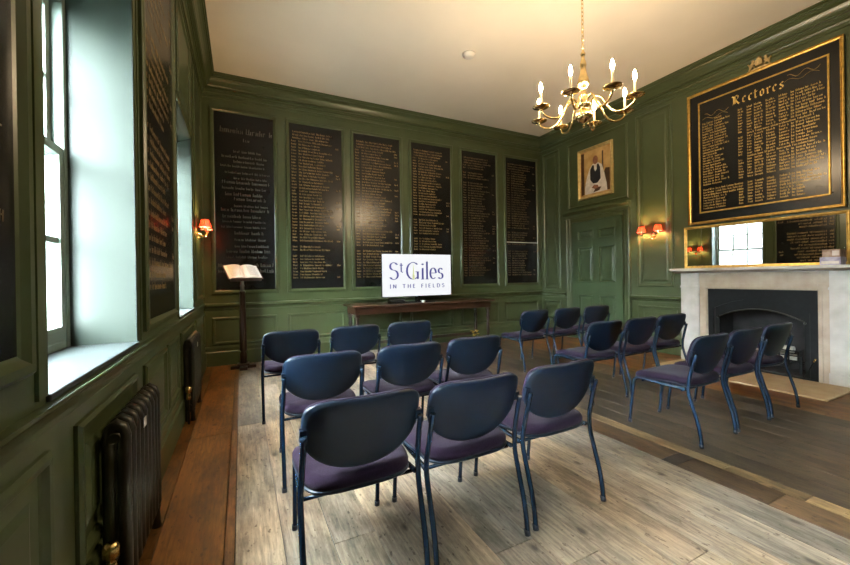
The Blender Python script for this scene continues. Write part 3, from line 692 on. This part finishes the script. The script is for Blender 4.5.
# ------------------------------------------------------------------ chandelier
def chandelier():
    c = V((2.95, 2.51, 0)); ph = math.radians(27)
    t = empty('chandelier', (c.x, c.y, ZC), 'brass eight-armed chandelier with lit candle bulbs hanging from the ceiling', 'chandelier')
    m = MB(); m.lathe(c, [(.0, 2.695), (.010, 2.70), (.014, 2.715), (.006, 2.73), (.020, 2.745), (.05, 2.76), (.074, 2.79), (.078, 2.815), (.062, 2.85), (.036, 2.87), (.030, 2.885),
        (.058, 2.90), (.062, 2.93), (.040, 2.945), (.026, 2.97), (.034, 3.0), (.030, 3.03), (.022, 3.05), (.030, 3.075), (.050, 3.10), (.054, 3.13), (.044, 3.17), (.030, 3.22), (.024, 3.27), (.030, 3.29),
        (.026, 3.32), (.014, 3.36), (.018, 3.385), (.024, 3.40), (.014, 3.42), (.007, 3.45), (.0, 3.46)], 24, cap=False); m.build('stem', M['brass'], t)
    m = MB()
    z = 3.455; k = 0
    while z < 4.33:                                     # chain of oval links
        a = V((1,0,0)) if k % 2 else V((0,1,0))
        pts = [c+V((0,0,z+.022))+a*(.011*math.cos(q))+V((0,0,.024*math.sin(q))) for q in [2*PI*i/12 for i in range(13)]]
        m.tube(pts, .0035, 6, cap=False); z += .038; k += 1
    m.build('chain', M['brass'], t)
    m = MB(); m.lathe(c, [(.0, 4.315), (.012, 4.32), (.03, 4.35), (.06, 4.375), (.062, 4.389), (0, 4.389)], 20, cap=False); m.build('ceiling_rose', M['brass'], t)
    R = .43; zp = 2.868
    for k in range(8):
        a = ph+2*PI*k/8; d = V((math.cos(a), math.sin(a), 0)); pts = []
        ctrl = [(.05, 2.915), (.085, 2.955), (.12, 2.965), (.155, 2.94), (.185, 2.885), (.22, 2.825), (.265, 2.785), (.32, 2.775), (.375, 2.79), (.415, 2.82), (.43, 2.85)]
        for i in range(len(ctrl)-1):
            p0, p1, p2, p3 = ctrl[max(i-1, 0)], ctrl[i], ctrl[i+1], ctrl[min(i+2, len(ctrl)-1)]
            for s in (0, .33, .67):
                f = lambda j: .5*((2*p1[j])+(-p0[j]+p2[j])*s+(2*p0[j]-5*p1[j]+4*p2[j]-p3[j])*s*s+(-p0[j]+3*p1[j]-3*p2[j]+p3[j])*s**3)
                pts.append(c+d*f(0)+V((0,0,f(1))))
        pts.append(c+d*.43+V((0,0,2.86)))
        m = MB(); m.tube(pts, .0098, 8); arm = m.build('arm', M['brass'], t); ORIG[arm.name] = ORIG[t.name]
        e = c+d*R
        m = MB(); m.lathe(e, [(.006, 2.835), (.014, 2.845), (.012, 2.856), (.045, 2.860), (.074, 2.872), (.077, 2.878), (.045, 2.869), (.016, 2.868), (.018, 2.90), (.014, 2.905)], 20); x = m.build('drip_pan', M['brass'], arm); x.location = (0,0,0)
        m = MB(); m.lathe(e, [(.0105, 2.90), (.0105, 3.012), (.007, 3.016)], 14); x = m.build('candle_tube', M['candle'], arm); x.location = (0,0,0)
        m = MB(); m.lathe(e, [(.007, 3.014), (.012, 3.028), (.0155, 3.048), (.013, 3.072), (.006, 3.095), (.001, 3.105)], 14); x = m.build('bulb', M['bulb'], arm); x.location = (0,0,0)
chandelier()
m = MB(); m.lathe((2.88, 4.36, ZC), [(.0, -.055), (.05, -.053), (.070, -.042), (.078, -.026), (.088, -.022), (.090, -.001), (0, -.001)], 24, cap=False)
tag(m.build('smoke_detector', M['whiteplastic']), 'small round white smoke detector on the ceiling', 'smoke detector')

# ------------------------------------------------------------------ television, table and stand
def table():
    x0, x1, y0, y1, zt = 1.57, 4.33, 5.78, 6.40, .86
    t = empty('side_table', ((x0+x1)/2, (y0+y1)/2, 0), 'long dark wooden table under the television against the end wall', 'table')
    m = MB(); m.box((x0, y0, zt-.035), (x1, y1, zt)); m.build('tabletop', M['tablewood'], t, bevel=.008)
    m = MB(); a = .06
    m.box((x0+a, y0+a, zt-.15), (x1-a, y0+a+.025, zt-.035)); m.box((x0+a, y1-a-.025, zt-.15), (x1-a, y1-a, zt-.035))
    m.box((x0+a, y0+a+.025, zt-.15), (x0+a+.025, y1-a-.025, zt-.035)); m.box((x1-a-.025, y0+a+.025, zt-.15), (x1-a, y1-a-.025, zt-.035)); m.build('apron', M['tablewood'], t, bevel=.003)
    for px in (x0+.10, x1-.10):
        for py in (y0+.10, y1-.10):
            m = MB(); m.box((px-.035, py-.035, zt-.20), (px+.035, py+.035, zt-.152)); m.box((px-.035, py-.035, .0), (px+.035, py+.035, .10))
            m.lathe((px, py, 0), [(.022, .10), (.034, .12), (.022, .15), (.030, .20), (.036, .30), (.030, .40), (.020, .46), (.034, .50), (.036, .54), (.022, .58), (.030, .63), (.028, .66)], 14)
            m.build('leg', M['darkwood'], t)
    m = MB(); m.box((x0+.12, y1-.115, .14), (x1-.12, y1-.085, .19)); m.build('stretcher', M['darkwood'], t)
table()
def tv():
    x0, x1, y, z0, z1 = 2.148, 3.490, 6.0, .972, 1.706
    t = empty('television', ((x0+x1)/2, 6.02, .86), 'flat television with a lit white lettered screen on the long table', 'television')
    m = MB(); m.box((x0-.008, y, z0-.014), (x1+.008, y+.03, z1+.008)); m.box((x0+.2, y+.03, z0+.1), (x1-.2, y+.06, z1-.2)); m.build('casing', M['tvblack'], t, bevel=.004)
    m = MB(); m.box((x0, y-.002, z0), (x1, y, z1)); s = m.build('screen', M['screen'], t); ORIG[s.name] = ORIG[t.name]
    m = MB(); o = V((2.27, y-.002, 1.265)); u = V((1,0,0)); n = V((0,-1,0)); k = .30
    nib = (.125, .012)
    W = ROMAN
    strokes(m, shift(W['S'][0], 0), o, u, Z, n, k, k, nib, thin=(0, .04))
    strokes(m, shift(W['t'][0], .66, .42, .62), o, u, Z, n, k, k, (.08, .012), thin=(0, .05))
    x = 1.10
    for ch, adv in zip('Giles', (.86, .23, .23, .50, .4)):
        p, w = W[ch]; kx_ = .84 if ch in 'es' else 1.0
        strokes(m, [[(a*kx_+x, b) for a, b in q] for q in p], o, u, Z, n, k, k, nib, thin=(0, .04)); x += adv+.06
    o2 = V((2.285, y-.002, 1.115)); x = 0; glyphs = []
    for ch in 'IN THE FIELDS':
        if ch == ' ': x += .95; continue
        p, w = W[ch]; glyphs.append(shift(p, x)); x += w+.52
    kx = 1.065/(x-.52)
    for g in glyphs: strokes(m, g, o2, u, Z, n, kx, .066, (.20, .02), thin=(0, .13))
    x = m.build('lettering', M['logo'], s, recalc=False); x.location = (0,0,0)
    m = MB(); cx = 2.27+k*1.54; zb = 1.265                     # the little steeple inside the G
    m.prism([(-.022, .0), (.022, .0), (.020, .085), (.012, .09), (.012, .13), (.003, .26), (-.003, .26), (-.012, .13), (-.012, .09), (-.020, .085)], (cx, y-.0035, zb), u, Z, n, 0, .0006)
    x = m.build('steeple_logo', M['logo2'], s); x.location = (0,0,0)
    m = MB(); m.box((2.77, y+.005, .872), (2.86, y+.03, .97)); m.box((2.52, y-.10, .861), (3.11, y+.13, .872)); m.build('stand', M['tvblack'], t, bevel=.003)
    return t
tv()
t = empty('sound_bar', (2.42, 5.88, .861), 'low dark speaker bar lying on the table beneath the left of the screen', 'speaker')
m = MB(); m.box((2.22, 5.94-.09, .861), (2.50, 5.90+.06, .925)); m.build('body', M['tvblack'], t, bevel=.008)
m = MB(); m.box((2.24, 5.849, .868), (2.48, 5.85, .918)); m.build('grille', M['iron'], t)
m = MB(); m.lathe((2.84, 5.84, .861), [(.0, 0), (.03, 0), (.034, .01), (.034, .028), (.026, .036), (0, .037)], 18, cap=False)
tag(m.build('microphone_puck', M['whiteplastic']), 'small round white device on the table below the screen centre', 'device')

def flowers():
    c = V((3.98, 5.98, 0)); t = empty('flower_pot', c, 'small pot of yellow flowers on the floor under the right end of the table', 'flower pot')
    m = MB(); m.lathe(c, [(.035, .0), (.05, .10), (.054, .105), (.046, .105), (.044, .09)], 16); m.build('pot', M['darkbrass'], t)
    rng = random.Random(5); st = MB(); fl = MB()
    for k in range(14):
        a = rng.random()*2*PI; r = rng.uniform(.01, .085); p = c+V((r*math.cos(a), r*math.sin(a), rng.uniform(.17, .27)))
        st.tube([c+V((0,0,.09)), c+V((r*.4*math.cos(a), r*.4*math.sin(a), .15)), p], .002, 5)
        for j in range(5):
            b = 2*PI*j/5; q = p+V((.014*math.cos(b), .014*math.sin(b), .004))
            fl.lathe(q, [(0, -.006), (.010, -.002), (.011, .003), (0, .007)], 7, cap=False)
    st.build('stems', M['stem'], t); fl.build('blooms', M['yellow'], t)
flowers()

# ------------------------------------------------------------------ lectern and book
def lectern():
    x, y = .015, 6.13; t = empty('lectern', (x, y, 0), 'slender dark wooden reading stand in the far left corner', 'lectern')
    m = MB(); m.box((x-.17, y-.05, .0), (x+.17, y+.05, .045)); m.box((x-.05, y-.17, .0), (x+.05, y+.17, .044)); m.box((x-.08, y-.08, .045), (x+.08, y+.08, .075)); m.build('base', M['darkwood'], t, bevel=.008)
    m = MB(); m.lathe((x, y, 0), [(.050, .075), (.050, .22), (.038, .24), (.052, .27), (.050, .32), (.046, .70), (.036, 1.10), (.044, 1.12), (.036, 1.14)], 8, cap=True); m.build('column', M['darkwood'], t)
    m = MB(); m.lathe((x, y, 0), [(.026, 1.14), (.026, 1.20), (.034, 1.21), (.024, 1.235), (.02, 1.36)], 14); m.build('collar', mat('pewter', (.30, .29, .30), .35, metal=.8, var=.1), t)
    # sloping desk
    R = Matrix.Rotation(math.radians(24), 4, 'Z') @ Matrix.Rotation(math.radians(44), 4, 'X')
    a, b, n = R @ V((1,0,0)), R @ V((0,1,0)), R @ V((0,0,1)); c = V((x+.01, y-.03, 1.40))
    m = MB(); m.obox(c, a*.22, b*.155, n*.012); m.obox(c-b*.155+n*.02, a*.22, b*.008, n*.03); m.build('desk', M['darkwood'], t, bevel=.004)
    c2 = c+n*.0125
    k = empty('open_book', c2, 'large open book with white pages lying on the reading stand', 'book')
    m = MB(); m.obox(c2+n*.004, a*.25, b*.142, n*.004); m.build('cover', M['leather'], k)
    m = MB()
    for s in (-1, 1):
        top = []
        for i in range(13):
            f = i/12; top.append((f*.235, .012+.030*math.sin(PI*min(1, f*1.15))**.7*(1-.35*f)))
        pol = [(0, .0085)]+[(p, q) for p, q in top]+[(.238, .0085)]
        m.prism([(s*p, q) for p, q in pol], c2, a, n, b, -.135, .135)
    x1 = m.build('pages', M['paper'], k)
    m = MB(); rng = random.Random(8)
    for s in (-1, 1):
        for r in range(11):
            f0, f1 = (.25, .85); vb = .105-.020*r
            for j in range(6):
                fa = f0+(f1-f0)*j/6; fb = fa+(f1-f0)/6*.9
                hh = lambda f: .012+.030*math.sin(PI*min(1, f*1.15))**.7*(1-.35*f)+.0012
                p = [c2+a*(s*f*.235)+n*hh(f)+b*(vb+w) for f, w in ((fa, 0), (fb, 0), (fb, .007), (fa, .007))]
                m.add(p, [(0,1,2,3)])
    m.build('print', M['print'], k, recalc=False)
lectern()

# ------------------------------------------------------------------ radiators
def radiator(y0, n, label, first=None):
    x0, x1, zb, zt, p = -.488, -.398, .10, .752, .072
    t = empty('radiator', ((x0+x1)/2, y0+n*p/2, 0), label, 'radiator', 'column radiators under the windows')
    for k in range(n):
        y = y0+p*(k+.5); m = MB()
        loop = [(x0+.022, zb+.03), (x0+.022, zt-.05), (x0+.03, zt-.02), ((x0+x1)/2, zt-.008), (x1-.03, zt-.02), (x1-.022, zt-.05), (x1-.022, zb+.03), (x1-.03, zb+.01), ((x0+x1)/2, zb), (x0+.03, zb+.01), (x0+.022, zb+.03)]
        m.tube([(a, y, b) for a, b in loop], .0235, 10, cap=False)
        m.box((x0+.03, y-.010, zb+.02), (x1-.03, y+.010, zt-.03))
        m.tube([((x0+x1)/2, y-.036, zt-.05), ((x0+x1)/2, y+.036, zt-.05)], .02, 8); m.tube([((x0+x1)/2, y-.036, zb+.04), ((x0+x1)/2, y+.036, zb+.04)], .02, 8)
        m.build('section', M['iroff'], t)
    for k in (0, n-1):
        y = y0+p*(k+.5)
        for xx in (x0+.022, x1-.022):
            m = MB(); m.lathe((xx, y, 0), [(.024, .0), (.018, .03), (.016, .09), (.022, .115)], 10); m.build('leg', M['iroff'], t)
    xm = (x0+x1)/2
    m = MB(); m.tube([(xm, y0+.03, zb+.15), (xm, y0-.045, zb+.15), (xm, y0-.055, zb+.12), (xm, y0-.055, .0)], .010, 10); pp = m.build('pipe', M['iroff'], t); ORIG[pp.name] = ORIG[t.name]
    m = MB(); m.lathe((xm, y0-.055, zb+.14), [(.016, -.02), (.020, .0), (.016, .03), (.010, .04), (.024, .05), (.026, .085), (.018, .10), (0, .10)], 14); v = m.build('valve', M['brass'], pp); v.location = (0,0,0)
    m = MB(); yy = y0+p*3.6; m.box((x1+.0015, yy-.022, zt-.10), (x1+.004, yy+.022, zt-.06)); m.build('tag', M['whiteplastic'], t)
    return t
radiator(1.80, 9, 'dark ribbed column radiator under the near window')
radiator(4.05, 9, 'dark column radiator under the far window, beyond the near radiator')

# ------------------------------------------------------------------ chairs
def back_outline(n=56, a=.256, up=.142, dn=.188):
    pts = []
    for k in range(n):
        th = 2*PI*k/n; c, s = math.cos(th), math.sin(th)
        e = (2/4.6) if s > 0 else (2/2.2)
        pts.append((a*math.copysign(abs(c)**e, c), (up if s > 0 else dn)*math.copysign(abs(s)**e, s)))
    return pts
LEAN = math.radians(17); BC = V((0, -.262, .678))              # centre of the backrest, rear face
BU = V((1,0,0)); BV = V((0, -math.sin(LEAN), math.cos(LEAN))); BN = V((0, math.cos(LEAN), math.sin(LEAN)))
def back_pt(s, t, d): return BC+BU*s+BV*t+BN*(d+.55*s*s)
def pad(mb, prof, outline):                                     # prof: (scale, depth) rings
    rs = [[back_pt(s*k, t*k, d) for s, t in outline] for k, d in prof]
    mb.rings(rs, 0, True, cap=True)
def smooth_path(ctrl, sub=4):
    out = []
    for i in range(len(ctrl)-1):
        p0, p1, p2, p3 = [V(ctrl[j]) for j in (max(i-1, 0), i, i+1, min(i+2, len(ctrl)-1))]
        for k in range(sub):
            s = k/sub; out.append(.5*((2*p1)+(p2-p0)*s+(2*p0-5*p1+4*p2-p3)*s*s+(3*p1-p0-3*p2+p3)*s**3))
    out.append(V(ctrl[-1])); return out
def make_chair():
    root = empty('conference_chair', (0, 0, 0))
    ol = back_outline()
    m = MB(); pad(m, [(.15, -.006), (.60, -.005), (.90, -.002), (.975, .004), (1.0, .013), (.985, .018), (.5, .018)], ol)
    for s in (-1, 1):                                           # side lugs that hold the frame
        m.obox(back_pt(s*.248, .0, .004), BU*.014, BV*.024, BN*.010)
    sh = m.build('backrest', M['shell'], root)
    m = MB(); pad(m, [(.5, .0185), (.965, .0185), (.985, .026), (.97, .036), (.90, .046), (.6, .054), (.15, .056)], ol)
    m.build('back_cushion', M['fabric'], sh)
    def seat_ring(k, z, grow=0.0):
        out = []; n = 56
        for i in range(n):
            th = 2*PI*i/n; c, s = math.cos(th), math.sin(th); e = 2/4.2
            x = math.copysign(abs(c)**e, c); y = math.copysign(abs(s)**e, s)
            w = .248+.006*y
            zz = z-(.022*max(0, y*k-.45)**1.6/(.55**1.6))+.012*abs(x*k)**2*(1 if y > -.5 else .4)
            out.append((x*k*w, .020+y*k*.254, zz-.012*y*k))
        return out
    m = MB(); m.rings([seat_ring(.4, .425), seat_ring(.97, .425), seat_ring(1.0, .437), seat_ring(1.0, .452), seat_ring(.965, .470), seat_ring(.85, .478), seat_ring(.4, .473), seat_ring(.05, .471)], 0, True)
    st = m.build('seat', M['fabric'], root)
    m = MB(); m.rings([seat_ring(.3, .404), seat_ring(.90, .404), seat_ring(.985, .411), seat_ring(1.005, .420), seat_ring(1.0, .4245), seat_ring(.3, .4245)], 0, True); m.build('seat_pan', M['shell'], st)
    for s in (-1, 1):
        x = s*.258
        p = smooth_path([(x*.965, -.256, .690), (x*.97, -.232, .60), (x*.985, -.208, .50), (x, -.200, .44), (x, -.204, .38), (x, -.232, .28), (x, -.264, .17), (x, -.281, .08), (x, -.288, .004)])
        m = MB(); m.tube(p, .0128, 10); lg = m.build('leg', M['frame'], root)
        m = MB(); m.tube([(x, -.283, .028), (x, -.289, .0)], .0155, 10); m.build('foot_cap', M['cap'], lg)
        x2 = s*.224
        p = smooth_path([(x2, .292, .004), (x2, .276, .15), (x2, .258, .30), (x2, .247, .375), (x2, .225, .402), (x2, .18, .408), (s*.240, .0, .408), (s*.252, -.18, .408)])
        m = MB(); m.tube(p, .0120, 10); lg = m.build('leg', M['frame'], root)
        m = MB(); m.tube([(x2, .291, .028), (x2, .292, .0)], .0150, 10); m.build('foot_cap', M['cap'], lg)
    m = MB(); m.tube([(-.25, -.15, .394), (.25, -.15, .394)], .009, 8); m.build('cross_rail', M['frame'], root)
    m = MB(); m.tube([(-.232, .17, .394), (.232, .17, .394)], .009, 8); m.build('cross_rail', M['frame'], root)
    return root
proto = make_chair()
# (centre x, y of the rear feet, turn in degrees, label)
ROWS = [
 ('chairs in the nearest row, window side', [
  (.456, 1.462, 0.0, 'navy chair nearest the camera, left end of the nearest row'),
  (1.008, 1.452, 0.5, 'navy chair in the middle of the nearest three, lit from the left'),
  (1.586, 1.470, 1.0, 'bright navy chair at the right end of the nearest row, beside the aisle')]),
 ('chairs in the second row, window side', [
  (.478, 2.425, 0, 'dark-backed chair on the window side of the second row, behind the nearest chair'),
  (1.105, 2.44, 0.0, 'dark-backed chair in the middle of the second row on the window side'),
  (1.680, 2.47, 1.0, 'dark-backed chair at the aisle end of the second row, window side')]),
 ('chairs in the front row, window side', [
  (.418, 3.66, 1.0, 'blue-lit chair standing closest to the reading stand'),
  (1.045, 3.68, 0, 'blue-lit chair in the middle of the front row, left of the television'),
  (1.665, 3.70, -1.0, 'blue-lit chair directly below the television screen')]),
 ('chairs in the nearest row, fireplace side', [
  (3.290, 1.585, 2.0, 'chair with its whole seat in view, aisle end of the row by the fireplace'),
  (3.880, 1.605, 0, 'chair in the middle of the three before the fireplace'),
  (4.500, 1.625, 0, 'chair with its back against the fireplace opening, nearest the hearth')]),
 ('chairs in the second row, fireplace side', [
  (3.375, 2.59, 0, 'dark chair right of the bright aisle chair, aisle end of the middle row'),
  (3.980, 2.60, 0, 'dark chair in the middle row, before the right edge of the door frame'),
  (4.595, 2.63, -2.0, 'dark chair in the middle row, closest to the left marble jamb')]),
 ('chairs in the front row, fireplace side', [
  (3.655, 3.93, 3.0, 'far dark chair at the aisle end, with purple seat edge showing, beside the table'),
  (4.315, 3.95, 0, 'far dark chair in the middle, just left of the door'),
  (4.965, 3.97, -3.0, 'far dark chair half hidden, directly before the door')]),
]
first = True
for grp, row in ROWS:
    for x, yr, a, lab in row:
        c = proto if first else copy_tree(proto)
        first = False
        c.location = (x, yr+.29, 0); c.rotation_euler = (0, 0, math.radians(a)); tag(c, lab, 'chair', grp)

# ------------------------------------------------------------------ outside
m = MB(); m.box((-14, -14, -1.3), (XO-.02, 20, -1.2)); tag(m.build('ground', M['yard']), kind='structure')
def facade():
    t = empty('stone_building', (-9.5, 4, -1.2), 'pale stone building across the yard, seen through the windows', 'building')
    m = MB(); m.box((-11, -9, -1.2), (-9.5, 40, 3.2)); m.box((-9.5, -9, 2.95), (-9.3, 40, 3.2)); m.box((-9.5, -9, .4), (-9.4, 40, .6)); m.build('wall', M['stonew'], t)
    m = MB(); m.box((-11, 5.4, -1.2), (-9.45, 12.0, 4.4)); m.box((-9.45, 5.4, 2.55), (-9.40, 12.0, 2.75)); m.build('projecting_bay', M['stonew'], t)
    m = MB(); m.box((-11, 17, -1.2), (-9.4, 40, 9.4)); m.box((-9.4, 17, 5.5), (-9.2, 40, 5.9)); m.build('added_sky_block', M['stonew'], t)  # invented wing, added to block bright sky behind the near window's bars
    for k in range(15):
        y = -7.5+3.0*k; m = MB(); m.box((-9.5, y, 1.1), (-9.47, y+1.2, 2.7)); f = m.build('window', M['extglass'], t); ORIG[f.name] = ORIG[t.name]
facade()
def tree(x, y, label, seed):
    t = empty('bare_tree', (x, y, -1.2), label, 'tree'); rng = random.Random(seed); m = MB()
    def grow(p, d, l, r, k):
        q = p+d*l; mid = (p+q)/2+V((rng.uniform(-.04, .04)*l, rng.uniform(-.06, .06)*l, 0)); m.tube([p, mid, q], [r, r*.85, r*.7], 6)
        if k:
            for _ in range(3 if k > 2 else 2):
                e = (d+V((rng.uniform(-.7, .7), rng.uniform(-.8, .8), rng.uniform(-.1, .6)))).normalized(); grow(q, e, l*rng.uniform(.6, .8), r*.62, k-1)
    grow(V((x, y, -1.2)), V((0, .05, 1)).normalized(), 2.4, .13, 5)
    m.build('trunk_and_branches', M['bark'], t)
tree(-5.5, 3.4, 'bare tree in the yard beyond the near window', 3)
tree(-6.0, 7.4, 'bare tree in the yard beyond the far window', 9)

# ------------------------------------------------------------------ world, camera, view
w = bpy.data.worlds.new('overcast_sky'); scene.world = w; w.use_nodes = True
nt = w.node_tree; bg = nt.nodes['Background']
bg.inputs['Color'].default_value = (0.84, 0.93, 1.0, 1); bg.inputs['Strength'].default_value = 85.0

cam = bpy.data.cameras.new('camera'); co = bpy.data.objects.new('camera', cam); COL.objects.link(co); scene.camera = co
yaw, pitch, roll = math.radians(26.2443), math.radians(-.0890), math.radians(-.8821)
F = V((math.sin(yaw), math.cos(yaw), 0)); R = V((math.cos(yaw), -math.sin(yaw), 0)); Up = V((0,0,1))
F, Up = math.cos(pitch)*F+math.sin(pitch)*Up, math.cos(pitch)*Up-math.sin(pitch)*F
R, Up = math.cos(roll)*R+math.sin(roll)*Up, math.cos(roll)*Up-math.sin(roll)*R
co.matrix_world = Matrix(((R.x, Up.x, -F.x, 0), (R.y, Up.y, -F.y, 0), (R.z, Up.z, -F.z, 1.30), (0, 0, 0, 1)))
cam.sensor_fit = 'HORIZONTAL'; cam.sensor_width = 36; cam.lens = 373.09*36/850; cam.shift_y = -(282.5-277.73)/850
cam.clip_start = .02
scene.view_settings.view_transform = 'Standard'; scene.view_settings.look = 'None'; scene.view_settings.gamma = 1
scene.view_settings.use_curve_mapping = False; scene.view_settings.exposure = 1.0
scene.cycles.use_denoising = True; scene.cycles.max_bounces = 10; scene.cycles.diffuse_bounces = 6; scene.cycles.sample_clamp_indirect = 8.0
